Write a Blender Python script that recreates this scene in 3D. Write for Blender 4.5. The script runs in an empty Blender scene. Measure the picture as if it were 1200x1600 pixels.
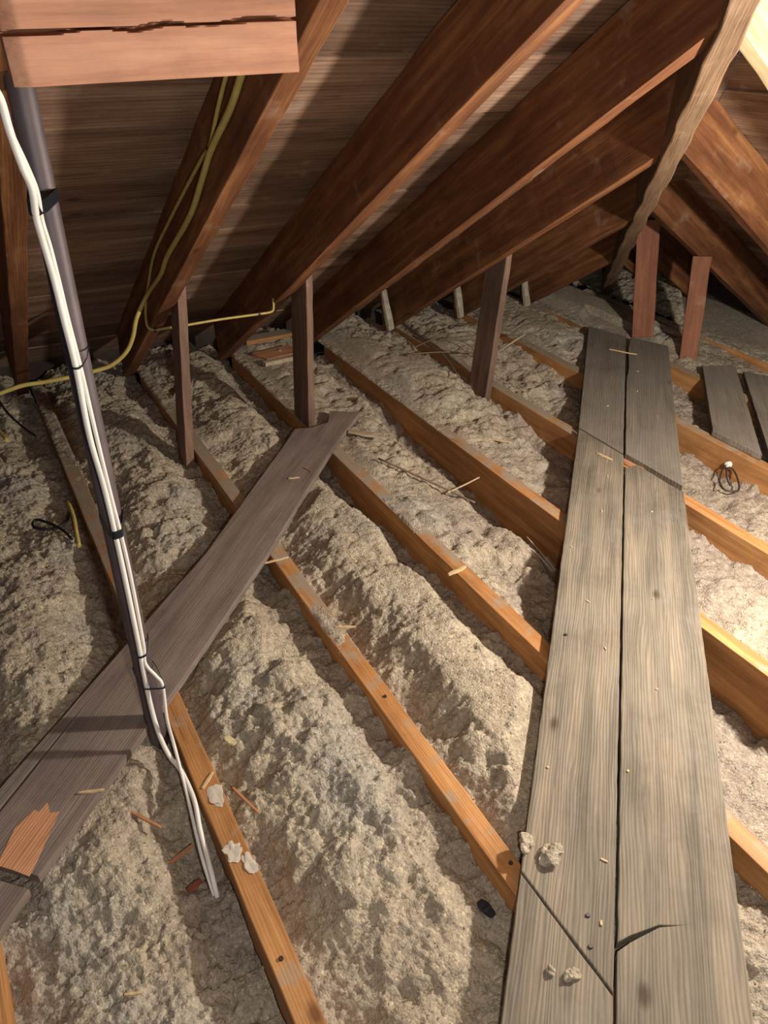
import bpy, bmesh, math, random
import numpy as np
from mathutils import Vector, Matrix

random.seed(7)
rng = np.random.default_rng(11)
SC = bpy.context.scene
COL = SC.collection

# ------------------------------------------------------------------ camera
# world: X runs along the ceiling joists (towards the viewer), Y across them, Z up; joist tops are z = 0
cam_d = bpy.data.cameras.new('camera')
cam = bpy.data.objects.new('camera', cam_d)
COL.objects.link(cam)
cam_d.sensor_fit = 'VERTICAL'
cam_d.sensor_height = 32.0
cam_d.lens = 1203.8 / 1600.0 * 32.0
cam_d.clip_start = 0.02
R_ = ((0.48403438, 0.87493195, 0.0143112), (0.47752611, -0.25040399, -0.84217971), (-0.73326635, 0.4144779, -0.53900699))
right, down, fwd = (Vector(r) for r in R_)
m3 = Matrix((right, -down, -fwd)).transposed()
cam.matrix_world = Matrix.Translation((0, 0.22225, 1.23457)) @ m3.to_4x4()
SC.camera = cam

# ------------------------------------------------------------------ light
SC.view_settings.view_transform = 'Standard'
SC.view_settings.look = 'None'
SC.view_settings.gamma = 1.0
SC.view_settings.use_curve_mapping = False
SC.view_settings.exposure = 0.22

world = bpy.data.worlds.new('attic_air')
SC.world = world
world.use_nodes = True
world.node_tree.nodes['Background'].inputs[0].default_value = (0.55, 0.65, 1.0, 1)
world.node_tree.nodes['Background'].inputs[1].default_value = 0.09


def lamp(name, loc, energy, color, radius):
    d = bpy.data.lights.new(name, 'POINT')
    d.energy = energy
    d.color = color
    d.shadow_soft_size = radius
    o = bpy.data.objects.new(name, d)
    o.location = loc
    COL.objects.link(o)
    return o


lamp('work_bulb', (-0.55, 1.85, 0.82), 98.0, (1.0, 0.92, 0.82), 0.035)      # bare bulb to the right of the frame
lamp('phone_torch', (0.03, 0.31, 1.12), 25.0, (1.0, 0.95, 0.88), 0.02)      # light held beside and a little below the camera


# ------------------------------------------------------------------ materials
def new_mat(name):
    m = bpy.data.materials.new(name)
    m.use_nodes = True
    nt = m.node_tree
    return m, nt, nt.nodes['Principled BSDF']


def N(nt, t, **kw):
    n = nt.nodes.new(t)
    for k, v in kw.items():
        if k.startswith('_'):
            setattr(n, k[1:], v)
        else:
            n.inputs[k.replace('__', ' ')].default_value = v
    return n


def ramp(nt, src, stops):
    r = nt.nodes.new('ShaderNodeValToRGB')
    e = r.color_ramp.elements
    while len(e) < len(stops):
        e.new(0.5)
    for i, (p, c) in enumerate(stops):
        e[i].position = p
        e[i].color = c if len(c) == 4 else (*c, 1)
    nt.links.new(src, r.inputs[0])
    return r


def mixc(nt, fac, a, b, mode='MIX'):
    n = nt.nodes.new('ShaderNodeMix')
    n.data_type = 'RGBA'
    n.blend_type = mode
    for i, v in ((0, fac), (6, a), (7, b)):
        if hasattr(v, 'default_value') or hasattr(v, 'is_linked'):
            nt.links.new(v, n.inputs[i])
        else:
            n.inputs[i].default_value = v if i == 0 else ((*v, 1) if len(v) == 3 else v)
    return n.outputs[2]


def mathn(nt, op, a, b=None):
    n = nt.nodes.new('ShaderNodeMath')
    n.operation = op
    for i, v in enumerate((a, b)):
        if v is None:
            continue
        if hasattr(v, 'is_linked'):
            nt.links.new(v, n.inputs[i])
        else:
            n.inputs[i].default_value = v
    return n.outputs[0]


def grain_coords(nt, sx=1.0, sy=14.0, sz=14.0):
    tc = nt.nodes.new('ShaderNodeTexCoord')
    oi = nt.nodes.new('ShaderNodeObjectInfo')
    add = nt.nodes.new('ShaderNodeVectorMath')
    add.operation = 'MULTIPLY_ADD'
    nt.links.new(oi.outputs['Random'], add.inputs[0])
    add.inputs[1].default_value = (17.0, 9.0, 5.0)
    nt.links.new(tc.outputs['Object'], add.inputs[2])
    mp = nt.nodes.new('ShaderNodeMapping')
    mp.inputs['Scale'].default_value = (sx, sy, sz)
    nt.links.new(add.outputs[0], mp.inputs[0])
    return mp.outputs[0], add.outputs[0], oi


def dust_mask(nt, low, high, scale=7.0, far=None):
    """settled dust on faces that point up; 'far' = (x_full, x_none) in world space adds more towards the eave"""
    geo = nt.nodes.new('ShaderNodeNewGeometry')
    sp = nt.nodes.new('ShaderNodeSeparateXYZ')
    nt.links.new(geo.outputs['Normal'], sp.inputs[0])
    up = nt.nodes.new('ShaderNodeMapRange')
    nt.links.new(sp.outputs[2], up.inputs[0])
    up.inputs[1].default_value = 0.6
    up.inputs[2].default_value = 0.95
    nz = N(nt, 'ShaderNodeTexNoise', Scale=scale, Detail=8.0, Roughness=0.65)
    nt.links.new(geo.outputs['Position'], nz.inputs['Vector'])
    val = nz.outputs[0]
    if far:
        ps = nt.nodes.new('ShaderNodeSeparateXYZ')
        nt.links.new(geo.outputs['Position'], ps.inputs[0])
        fr = nt.nodes.new('ShaderNodeMapRange')
        nt.links.new(ps.outputs[0], fr.inputs[0])
        fr.inputs[1].default_value = far[0]
        fr.inputs[2].default_value = far[1]
        fr.inputs[3].default_value = far[2]
        fr.inputs[4].default_value = 0.0
        val = mathn(nt, 'ADD', val, fr.outputs[0])
    mr = nt.nodes.new('ShaderNodeMapRange')
    nt.links.new(val, mr.inputs[0])
    mr.inputs[1].default_value = low
    mr.inputs[2].default_value = high
    return mathn(nt, 'MULTIPLY', mr.outputs[0], up.outputs[0])


def wood(name, dark, mid, light, rough=0.6, dust=None, dust_col=(0.35, 0.285, 0.205), ring=0.35, bump=0.25,
         spots=True, tint=0.12, board=False, dist=7.0, wave_scale=55.0, spec=0.3, rz=14.0, patch=0.0):
    m, nt, b = new_mat(name)
    v, raw, oi = grain_coords(nt, 1.1, rz, rz)
    n1 = N(nt, 'ShaderNodeTexNoise', Scale=2.2, Detail=7.0, Roughness=0.62, Distortion=0.35)
    nt.links.new(v, n1.inputs['Vector'])
    c = ramp(nt, n1.outputs[0], [(0.28, dark), (0.5, mid), (0.74, light)]).outputs[0]
    # growth rings
    mp = nt.nodes.new('ShaderNodeMapping')
    mp.inputs['Scale'].default_value = (0.12, 1, 1)
    nt.links.new(raw, mp.inputs[0])
    wv = N(nt, 'ShaderNodeTexWave', Scale=wave_scale, Distortion=dist, Detail=2.0)
    wv.inputs['Detail Scale'].default_value = 0.5
    wv.bands_direction = 'Y'
    nt.links.new(mp.outputs[0], wv.inputs['Vector'])
    rr = ramp(nt, wv.outputs['Color'], [(0.05, (0.5, 0.47, 0.44)), (0.5, (1, 1, 1)), (1, (1, 1, 1))]).outputs[0]
    c = mixc(nt, ring, c, rr, 'MULTIPLY')
    # fine fibres
    v2 = nt.nodes.new('ShaderNodeMapping')
    v2.inputs['Scale'].default_value = (6, 160, 160)
    nt.links.new(raw, v2.inputs[0])
    n2 = N(nt, 'ShaderNodeTexNoise', Scale=1.0, Detail=4.0, Roughness=0.6)
    nt.links.new(v2.outputs[0], n2.inputs['Vector'])
    fr = ramp(nt, n2.outputs[0], [(0.25, (0.66, 0.63, 0.6)), (0.6, (1.08, 1.06, 1.04))]).outputs[0]
    c = mixc(nt, 0.6, c, fr, 'MULTIPLY')
    # per-piece tint
    tr = ramp(nt, oi.outputs['Random'], [(0.0, (1 - tint, 1 - tint, 1 - tint)), (1.0, (1 + tint, 1 + tint * 0.8, 1 + tint * 0.6))]).outputs[0]
    c = mixc(nt, 1.0, c, tr, 'MULTIPLY')
    if board:
        ba = nt.nodes.new('ShaderNodeAttribute')
        ba.attribute_name = 'board'
        br = ramp(nt, ba.outputs['Fac'], [(0.0, (0.55, 0.50, 0.47)), (0.5, (0.95, 0.9, 0.86)), (1.0, (1.3, 1.27, 1.25))]).outputs[0]
        c = mixc(nt, 1.0, c, br, 'MULTIPLY')
    if spots:
        kn = N(nt, 'ShaderNodeTexVoronoi', Scale=3.3)
        kv = nt.nodes.new('ShaderNodeMapping')
        kv.inputs['Scale'].default_value = (1.0, 2.0, 2.0)
        nt.links.new(raw, kv.inputs[0])
        nt.links.new(kv.outputs[0], kn.inputs['Vector'])
        kr = ramp(nt, kn.outputs['Distance'], [(0.03, (0.32, 0.24, 0.2)), (0.085, (1, 1, 1))]).outputs[0]
        c = mixc(nt, 0.8, c, kr, 'MULTIPLY')
    sn = N(nt, 'ShaderNodeTexNoise', Scale=4.5, Detail=6.0, Roughness=0.7)
    nt.links.new(raw, sn.inputs['Vector'])
    sr = ramp(nt, sn.outputs[0], [(0.30, (0.68, 0.66, 0.65)), (0.5, (1, 1, 1)), (0.72, (1.16, 1.14, 1.1))]).outputs[0]
    c = mixc(nt, 0.85, c, sr, 'MULTIPLY')
    if patch:
        pn = N(nt, 'ShaderNodeTexNoise', Scale=9.0, Detail=5.0, Roughness=0.6)
        nt.links.new(raw, pn.inputs['Vector'])
        pr = ramp(nt, pn.outputs[0], [(0.62, (0, 0, 0)), (0.72, (1, 1, 1))]).outputs[0]
        c = mixc(nt, mathn(nt, 'MULTIPLY', pr, patch), c, (0.42, 0.33, 0.25))
    if dust:
        mk = dust_mask(nt, *dust)
        dn = N(nt, 'ShaderNodeTexNoise', Scale=90.0, Detail=3.0)
        dc = ramp(nt, dn.outputs[0], [(0.3, tuple(k * 0.7 for k in dust_col)), (0.7, tuple(k * 1.2 for k in dust_col))]).outputs[0]
        c = mixc(nt, mk, c, dc)
    nt.links.new(c, b.inputs['Base Color'])
    b.inputs['Roughness'].default_value = rough
    b.inputs['Specular IOR Level'].default_value = spec
    bp = nt.nodes.new('ShaderNodeBump')
    bp.inputs['Strength'].default_value = bump
    bp.inputs['Distance'].default_value = 0.003
    h = mathn(nt, 'ADD', n2.outputs[0], mathn(nt, 'MULTIPLY', wv.outputs['Fac'] if 'Fac' in wv.outputs else wv.outputs[1], ring))
    nt.links.new(h, bp.inputs['Height'])
    nt.links.new(bp.outputs[0], b.inputs['Normal'])
    return m


def plain(name, col, rough=0.6, metal=0.0, noise=0.15, scale=40.0, spec=0.4):
    m, nt, b = new_mat(name)
    tc = nt.nodes.new('ShaderNodeTexCoord')
    n = N(nt, 'ShaderNodeTexNoise', Scale=scale, Detail=4.0)
    nt.links.new(tc.outputs['Object'], n.inputs['Vector'])
    r = ramp(nt, n.outputs[0], [(0.3, tuple(k * (1 - noise) for k in col)), (0.7, tuple(min(1, k * (1 + noise)) for k in col))])
    nt.links.new(r.outputs[0], b.inputs['Base Color'])
    b.inputs['Roughness'].default_value = rough
    b.inputs['Metallic'].default_value = metal
    b.inputs['Specular IOR Level'].default_value = spec
    return m


M = {}
M['joist'] = wood('joist_pine', (0.29, 0.13, 0.042), (0.44, 0.215, 0.078), (0.58, 0.315, 0.13), rough=0.62,
                  dust=(0.56, 0.70, 14.0, (-2.6, -1.0, 0.34)), ring=0.22, tint=0.08)
M['rafter'] = wood('rafter_pine', (0.085, 0.031, 0.014), (0.165, 0.066, 0.028), (0.32, 0.155, 0.06), rough=0.6, ring=0.2,
                   tint=0.12, patch=0.25)
M['post'] = wood('strut_wood', (0.12, 0.075, 0.055), (0.20, 0.13, 0.095), (0.32, 0.19, 0.13), rough=0.75, ring=0.3,
                 patch=0.35, tint=0.15)
M['red_post'] = wood('red_strut_wood', (0.16, 0.062, 0.032), (0.24, 0.095, 0.05), (0.34, 0.155, 0.085), rough=0.7, ring=0.3,
                     patch=0.2)
M['hip'] = wood('hip_wood', (0.10, 0.056, 0.03), (0.165, 0.10, 0.056), (0.25, 0.165, 0.10), rough=0.85, ring=0.12, bump=0.5, patch=0.2)
M['litwood'] = wood('lit_rafter_wood', (0.45, 0.33, 0.17), (0.60, 0.48, 0.28), (0.72, 0.62, 0.40), rough=0.7, ring=0.15)  # paled copy of the rafter wood: the bulb's glare is put into the colour
M['deck'] = wood('roof_deck_wood', (0.13, 0.075, 0.05), (0.25, 0.165, 0.115), (0.38, 0.28, 0.20), rough=0.75, ring=0.4,
                 rz=9.0, patch=0.35, wave_scale=22.0, board=True)
M['walk'] = wood('weathered_board', (0.14, 0.125, 0.10), (0.215, 0.19, 0.15), (0.31, 0.26, 0.195), rough=0.85,
                 ring=0.36, bump=0.5, dust=(0.55, 0.85, 5.0), dust_col=(0.25, 0.23, 0.20), tint=0.08, wave_scale=50.0, spec=0.15, dist=16.0)
M['walkfar'] = wood('dusty_board', (0.16, 0.14, 0.115), (0.22, 0.195, 0.16), (0.28, 0.25, 0.20), rough=0.9,
                    ring=0.3, bump=0.4, dust=(0.42, 0.7, 5.0), dust_col=(0.22, 0.20, 0.17), tint=0.05, wave_scale=34.0, spec=0.1)
M['plank'] = wood('brown_grey_plank', (0.15, 0.115, 0.10), (0.225, 0.18, 0.155), (0.30, 0.245, 0.21), rough=0.85, ring=0.25,
                  bump=0.3, dust=(0.5, 0.8, 4.0), dust_col=(0.25, 0.205, 0.175), tint=0.04, spots=False, spec=0.15)
M['beam'] = wood('peach_pine', (0.38, 0.175, 0.10), (0.53, 0.27, 0.165), (0.66, 0.39, 0.26), rough=0.6, ring=0.2, bump=0.2,
                 tint=0.02, wave_scale=18.0, rz=8.0)
M['split'] = wood('fresh_split_wood', (0.45, 0.20, 0.10), (0.60, 0.30, 0.16), (0.72, 0.42, 0.24), ring=0.4, spots=False, tint=0.05)
M['pipe'] = plain('pipe_grey', (0.105, 0.082, 0.085), 0.55, 0.25, 0.25, 14.0)
M['tape'] = plain('black_tape', (0.008, 0.014, 0.02), 0.35)
M['white'] = plain('white_sheath', (0.78, 0.75, 0.68), 0.45, 0, 0.06)
M['cream'] = plain('cream_sheath', (0.62, 0.55, 0.42), 0.5, 0, 0.1)
M['yellow'] = plain('yellow_sheath', (0.50, 0.40, 0.12), 0.45, 0, 0.12)
M['black'] = plain('black_rubber', (0.01, 0.01, 0.013), 0.45)
M['wire'] = plain('dark_wire', (0.06, 0.05, 0.045), 0.5, 0.5)
M['porcelain'] = plain('white_porcelain', (0.75, 0.72, 0.66), 0.3)
M['splinter'] = plain('pale_splinter', (0.60, 0.43, 0.24), 0.7, 0, 0.2)
M['osplinter'] = plain('orange_splinter', (0.46, 0.22, 0.10), 0.7, 0, 0.2)
M['twig'] = plain('brown_twig', (0.20, 0.13, 0.08), 0.8, 0, 0.3)
M['lathwood'] = wood('pale_lath_wood', (0.32, 0.26, 0.17), (0.46, 0.38, 0.26), (0.56, 0.48, 0.34), rough=0.85, spots=False)
M['paper'] = plain('cream_paper', (0.60, 0.52, 0.30), 0.8)
M['scrap'] = plain('blue_black_scrap', (0.012, 0.014, 0.022), 0.5)
M['leaf'] = plain('red_brown_chip', (0.22, 0.065, 0.03), 0.7)
M['plaster'] = plain('plaster_drip', (0.55, 0.49, 0.40), 0.8)
M['lathceil'] = plain('grey_plaster', (0.13, 0.11, 0.095), 0.9, 0, 0.3, 12.0)
M['dark'] = plain('shaded_eave_wood', (0.045, 0.03, 0.024), 0.9, 0, 0.4, 8.0)  # shade of the eave gap put into a dark base colour
M['strip'] = plain('pale_strip', (0.34, 0.30, 0.22), 0.9, 0, 0.3, 30.0)  # pale tone of the narrow strips hanging at the eave
M['nail'] = plain('nail_steel', (0.10, 0.09, 0.085), 0.5, 0.8)


def insulation_mat():
    m, nt, b = new_mat('loose_fill_insulation')
    geo = nt.nodes.new('ShaderNodeNewGeometry')
    pos = geo.outputs['Position']

    def nz(s, d=5.0, r=0.6):
        n = N(nt, 'ShaderNodeTexNoise', Scale=s, Detail=d, Roughness=r)
        nt.links.new(pos, n.inputs['Vector'])
        return n.outputs[0]
    big = ramp(nt, nz(2.6, 4.0), [(0.36, (0.44, 0.37, 0.28)), (0.52, (0.525, 0.455, 0.345)), (0.66, (0.46, 0.425, 0.36))]).outputs[0]
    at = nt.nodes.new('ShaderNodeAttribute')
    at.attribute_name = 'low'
    c = mixc(nt, at.outputs['Fac'], big, (0.375, 0.31, 0.26))       # trodden browner swaths; also darker in hollows and along the timbers
    med = ramp(nt, nz(42.0, 5.0, 0.7), [(0.30, (0.62, 0.60, 0.57)), (0.5, (1, 1, 1)), (0.70, (1.22, 1.2, 1.15))]).outputs[0]
    c = mixc(nt, 0.75, c, med, 'MULTIPLY')
    vo = N(nt, 'ShaderNodeTexVoronoi', Scale=210.0)
    nt.links.new(pos, vo.inputs['Vector'])
    sp = nt.nodes.new('ShaderNodeSeparateColor')
    nt.links.new(vo.outputs['Color'], sp.inputs[0])
    fl = ramp(nt, sp.outputs[0], [(0.0, (0.74, 0.72, 0.68)), (0.55, (1, 1, 1)), (0.9, (1.1, 1.1, 1.05)), (1.0, (1.55, 1.5, 1.35))]).outputs[0]
    c = mixc(nt, 0.8, c, fl, 'MULTIPLY')
    nt.links.new(c, b.inputs['Base Color'])
    b.inputs['Roughness'].default_value = 0.95
    b.inputs['Specular IOR Level'].default_value = 0.08
    bp = nt.nodes.new('ShaderNodeBump')
    bp.inputs['Strength'].default_value = 0.9
    bp.inputs['Distance'].default_value = 0.004
    vb = N(nt, 'ShaderNodeTexVoronoi', Scale=75.0)
    nt.links.new(pos, vb.inputs['Vector'])
    h = mathn(nt, 'ADD', nz(150.0, 4.0, 0.7), mathn(nt, 'MULTIPLY', vo.outputs['Distance'], -0.8))
    h = mathn(nt, 'ADD', h, mathn(nt, 'MULTIPLY', vb.outputs['Distance'], -0.55))
    h = mathn(nt, 'ADD', h, mathn(nt, 'MULTIPLY', nz(420.0, 3.0, 0.7), 0.9))
    nt.links.new(h, bp.inputs['Height'])
    nt.links.new(bp.outputs[0], b.inputs['Normal'])
    return m


M['fluff'] = insulation_mat()


# ------------------------------------------------------------------ object helpers
def link(name, me, mat, parent=None, mw=None):
    o = bpy.data.objects.new(name, me)
    COL.objects.link(o)
    if mat is not None:
        me.materials.append(mat)
    if mw is not None:
        o.matrix_world = mw
    if parent is not None:
        o.parent = parent
    return o


def tag(o, label, cat, group=None, kind=None):
    o['label'] = label
    if kind == 'structure':
        o['kind'] = kind
    else:
        if kind:
            o['kind'] = kind
    o['category'] = cat
    if group:
        o['group'] = group
    return o


def from_bm(bm, name):
    bmesh.ops.recalc_face_normals(bm, faces=bm.faces)
    me = bpy.data.meshes.new(name)
    bm.to_mesh(me)
    bm.free()
    return me


def empty(name, loc=(0, 0, 0)):
    o = bpy.data.objects.new(name, None)
    o.empty_display_size = 0.05
    o.location = loc
    COL.objects.link(o)
    return o


def timber(name, p0, p1, w, h, mat, up=(0, 0, 1), side_ref=None, warp=0.0008, bevel=0.002, end0=None, end1=None, seg=None):
    """rectangular timber from p0 to p1; p0/p1 lie on the centre of the BOTTOM face (width w); h measured upwards.
    local X runs along the grain.  end0/end1: optional plane normals to cut the ends with"""
    p0, p1 = Vector(p0), Vector(p1)
    ax = (p1 - p0)
    L = ax.length
    ax.normalize()
    up = Vector(up)
    sy = up.cross(ax).normalized()
    uz = ax.cross(sy).normalized()
    mw = Matrix.Translation(p0) @ Matrix((ax, sy, uz)).transposed().to_4x4()
    inv = mw.inverted()
    bm = bmesh.new()
    n = seg or max(2, int(L / 0.06))
    rows = []
    ph = [random.uniform(0, 6.28) for _ in range(4)]
    for i in range(n + 1):
        x = L * i / n
        dy = warp * 2.0 * math.sin(x * 2.1 + ph[0])
        vs = []
        for k, (a, b) in enumerate(((-w / 2, 0), (w / 2, 0), (w / 2, h), (-w / 2, h))):
            j = warp * math.sin(x * 23 + ph[k]) + random.uniform(-warp, warp) * 0.6
            px = x
            for e, q in ((end0, Vector(p0)), (end1, Vector(p1))):
                if e is not None and ((i == 0 and e is end0) or (i == n and e is end1)):
                    nn = Vector(e)
                    wp = mw @ Vector((x, a, b))
                    # slide along axis until in plane through q
                    t = (q - wp).dot(nn) / ax.dot(nn)
                    px = x + t
            vs.append(bm.verts.new((px, a + dy + j * (1 if a > 0 else -1), b + j * (1 if b > 0 else -1) * 0.7)))
        rows.append(vs)
    for i in range(n):
        for k in range(4):
            bm.faces.new((rows[i][k], rows[i][(k + 1) % 4], rows[i + 1][(k + 1) % 4], rows[i + 1][k]))
    bm.faces.new(rows[0][::-1])
    bm.faces.new(rows[-1])
    me = from_bm(bm, name)
    o = link(name, me, mat, None, mw)
    if bevel:
        md = o.modifiers.new('edge', 'BEVEL')
        md.width = bevel
        md.segments = 2
        md.limit_method = 'ANGLE'
        md.angle_limit = math.radians(50)
    return o


def poly_board(name, pts, z0, z1, mat, grain=(1, 0), jit=0.0012, step=0.03, bevel=0.002, tilt=(0, 0)):
    """flat board from an outline (world xy); local X is the grain direction"""
    g = Vector((grain[0], grain[1], 0)).normalized()
    s = Vector((-g.y, g.x, 0))
    c = Vector((sum(p[0] for p in pts) / len(pts), sum(p[1] for p in pts) / len(pts), z0))
    mw = Matrix.Translation(c) @ Matrix((g, s, Vector((0, 0, 1)))).transposed().to_4x4()
    out = []
    for i in range(len(pts)):
        a, b = Vector((*pts[i], z0)), Vector((*pts[(i + 1) % len(pts)], z0))
        n = max(1, int((b - a).length / step))
        nn = Vector((-(b - a).y, (b - a).x, 0)).normalized()
        for k in range(n):
            q = a.lerp(b, k / n)
            if k:
                q = q + nn * random.uniform(-jit, jit)
            out.append(q)
    bm = bmesh.new()
    lo, hi = [], []
    for q in out:
        d = q - c
        x, y = d.dot(g), d.dot(s)
        dz = tilt[0] * x + tilt[1] * y
        lo.append(bm.verts.new((x, y, dz)))
        hi.append(bm.verts.new((x, y, dz + z1 - z0)))
    bm.faces.new(hi)
    bm.faces.new(lo[::-1])
    for i in range(len(out)):
        j = (i + 1) % len(out)
        bm.faces.new((lo[i], lo[j], hi[j], hi[i]))
    o = link(name, from_bm(bm, name), mat, None, mw)
    if bevel:
        md = o.modifiers.new('edge', 'BEVEL')
        md.width = bevel
        md.segments = 2
        md.limit_method = 'ANGLE'
        md.angle_limit = math.radians(50)
    return o


def catmull(pts, sub=6):
    pts = [Vector(p) for p in pts]
    out = []
    P = [pts[0] * 2 - pts[1]] + pts + [pts[-1] * 2 - pts[-2]]
    for i in range(1, len(P) - 2):
        p0, p1, p2, p3 = P[i - 1], P[i], P[i + 1], P[i + 2]
        for k in range(sub):
            t = k / sub
            out.append(0.5 * ((2 * p1) + (p2 - p0) * t + (2 * p0 - 5 * p1 + 4 * p2 - p3) * t * t + (3 * p1 - p0 - 3 * p2 + p3) * t ** 3))
    out.append(pts[-1])
    return out


def tube(name, pts, r, mat, parent=None, seg=8, sub=6, flat=1.0, taper=None, smooth=True):
    path = catmull(pts, sub) if sub > 1 else [Vector(p) for p in pts]
    org = path[0].copy()
    bm = bmesh.new()
    rings = []
    prev = None
    for i, p in enumerate(path):
        t = (path[min(i + 1, len(path) - 1)] - path[max(i - 1, 0)]).normalized()
        if prev is None:
            a = t.orthogonal().normalized()
        else:
            a = (prev - t * prev.dot(t)).normalized()
        prev = a
        b = t.cross(a)
        rr = r
        if taper:
            rr = r * (taper[0] + (taper[1] - taper[0]) * i / (len(path) - 1))
        rings.append([bm.verts.new(p - org + (a * math.cos(2 * math.pi * k / seg) * flat + b * math.sin(2 * math.pi * k / seg)) * rr) for k in range(seg)])
    for i in range(len(rings) - 1):
        for k in range(seg):
            f = bm.faces.new((rings[i][k], rings[i][(k + 1) % seg], rings[i + 1][(k + 1) % seg], rings[i + 1][k]))
            f.smooth = smooth
    bm.faces.new(rings[0][::-1])
    bm.faces.new(rings[-1])
    o = link(name, from_bm(bm, name), mat)
    o.location = org
    if parent is not None:
        o.parent = parent
        o.matrix_parent_inverse = Matrix.Translation(-Vector(parent.location))
    return o


def lump(name, loc, size, mat, seed=0, rough=0.35, parent=None, sub=3, squash=0.6):
    bm = bmesh.new()
    bmesh.ops.create_icosphere(bm, subdivisions=sub, radius=1.0)
    rr = random.Random(seed)
    ks = [(Vector((rr.uniform(-1, 1), rr.uniform(-1, 1), rr.uniform(-1, 1))).normalized() * rr.uniform(2, 7), rr.uniform(0, 6)) for _ in range(9)]
    for v in bm.verts:
        d = sum(math.sin(v.co.dot(k) + ph) for k, ph in ks) / 9
        v.co *= (1 + rough * 2.2 * d + rr.uniform(-0.10, 0.10))
        v.co = Vector((v.co.x * size[0], v.co.y * size[1], v.co.z * size[2]))
    o = link(name, from_bm(bm, name), mat)
    o.location = loc
    return o


# ------------------------------------------------------------------ the numbers of the frame
S = 0.4064
W = 0.043
JD = 0.185                       # joist depth


def zb(x):                       # underside of the left-hand rafters
    return 1.97 + 0.64 * x


def zr(y):                       # underside of the right-hand rafters
    return 2.33 - 0.64 * y


RD = 0.195                       # vertical depth of a rafter
SL = Vector((1, 0, 0.64)).normalized()
SR = Vector((0, -1, 0.64)).normalized()


def hip_y(x):
    return 0.532 - 0.908 * x


def hip_x(y):
    return (0.532 - y) / 0.908


# ------------------------------------------------------------------ setting: ceiling below, eave walls, roof deck
def box_obj(name, x0, x1, y0, y1, z0, z1, mat, bevel=0.0):
    bm = bmesh.new()
    bmesh.ops.create_cube(bm, size=1.0)
    for v in bm.verts:
        v.co = Vector(((v.co.x) * (x1 - x0), (v.co.y) * (y1 - y0), (v.co.z) * (z1 - z0)))
    o = link(name, from_bm(bm, name), mat)
    o.location = ((x0 + x1) / 2, (y0 + y1) / 2, (z0 + z1) / 2)
    if bevel:
        md = o.modifiers.new('edge', 'BEVEL')
        md.width = bevel
        md.segments = 2
    return o


XE, YE = -3.38, 3.75
fl = box_obj('floor', XE, 1.6, -1.6, YE, -JD - 0.03, -JD, M['lathceil'])
tag(fl, 'grey plaster ceiling below the joists, seen between them from above', 'floor', kind='structure')


def deck(name, origin, along, slope, n_rows, row_w, x_min, x_max, clip, first):
    """courses of boards; along = direction of each board, slope = uphill direction. one mesh, boards separated by gaps"""
    nrm = along.cross(slope).normalized()
    if nrm.z < 0:
        nrm = -nrm
    mw = Matrix.Translation(origin) @ Matrix((along, slope, nrm)).transposed().to_4x4()
    if mw.determinant() < 0:
        mw = Matrix.Translation(origin) @ Matrix((along, -slope, nrm)).transposed().to_4x4()
        sgn = -1
    else:
        sgn = 1
    bm = bmesh.new()
    rr = random.Random(first)
    cum = 0
    for r in range(n_rows):
        rw = row_w * rr.choice((0.75, 0.9, 1.0, 1.15, 1.3))
        v0, v1 = cum + 0.002, cum + rw - 0.006
        cum += rw
        off = rr.uniform(-0.003, 0.004)
        a0, b0 = clip(v0)
        a1, b1 = clip(v1)
        n = 24
        ring = []
        for i in range(n + 1):
            t = i / n
            u0 = a0 + (b0 - a0) * t
            u1 = a1 + (b1 - a1) * t
            j0 = rr.uniform(-0.0015, 0.0015)
            j1 = rr.uniform(-0.0015, 0.0015)
            o2 = off + rr.uniform(-0.0006, 0.0006)
            ring.append([bm.verts.new((u0, sgn * (v0 + j0), o2)), bm.verts.new((u1, sgn * (v1 + j1), o2)),
                         bm.verts.new((u1, sgn * (v1 + j1), o2 + 0.02)), bm.verts.new((u0, sgn * (v0 + j0), o2 + 0.02))])
        for i in range(n):
            for k in range(4):
                bm.faces.new((ring[i][k], ring[i][(k + 1) % 4], ring[i + 1][(k + 1) % 4], ring[i + 1][k]))
        bm.faces.new(ring[0][::-1])
        bm.faces.new(ring[-1])
    # outer skin closes the gaps
    tone = {}
    rr2 = random.Random(first + 100)
    nv = len(bm.verts)
    per = 25 * 4
    tones = [rr2.random() for _ in range(n_rows + 1)]
    a0, b0 = clip(0)
    a1, b1 = clip(cum)
    sk = [bm.verts.new((u, sgn * v, 0.028)) for u, v in ((a0, 0), (b0, 0), (b1, cum), (a1, cum))]
    bm.faces.new(sk)
    me = from_bm(bm, name)
    at = me.attributes.new('board', 'FLOAT', 'POINT')
    at.data.foreach_set('value', [tones[min(n_rows, i // per)] for i in range(len(me.vertices))])
    return link(name, me, M['deck'], None, mw)


# left slope: boards run along Y, courses climb with x from the eave
oL = Vector((XE, 0, zb(XE) + RD))
SLn = math.sqrt(1 + 0.64 ** 2)
dk = deck('ceiling_left', oL, Vector((0, 1, 0)), SL, 27, 0.19, 0, 0,
          lambda v: (-1.7, min(YE + 0.1, 0.5625 - (XE + v / SLn))), 5)
tag(dk, 'underside of the left roof slope, brown horizontal boards above the rafters', 'roof boarding', kind='structure')
SRn = math.sqrt(1 + 0.64 ** 2)
YE2 = 3.78
oR = Vector((0, YE2, zr(YE2) + RD))
dk = deck('ceiling_right', oR, Vector((1, 0, 0)), SR, 25, 0.19, 0, 0,
          lambda v: (max(XE, 0.5625 - (YE2 - v / SRn)), 1.6), 9)
tag(dk, 'underside of the right roof slope, dark boards behind the hip rafter', 'roof boarding', kind='structure')

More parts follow.
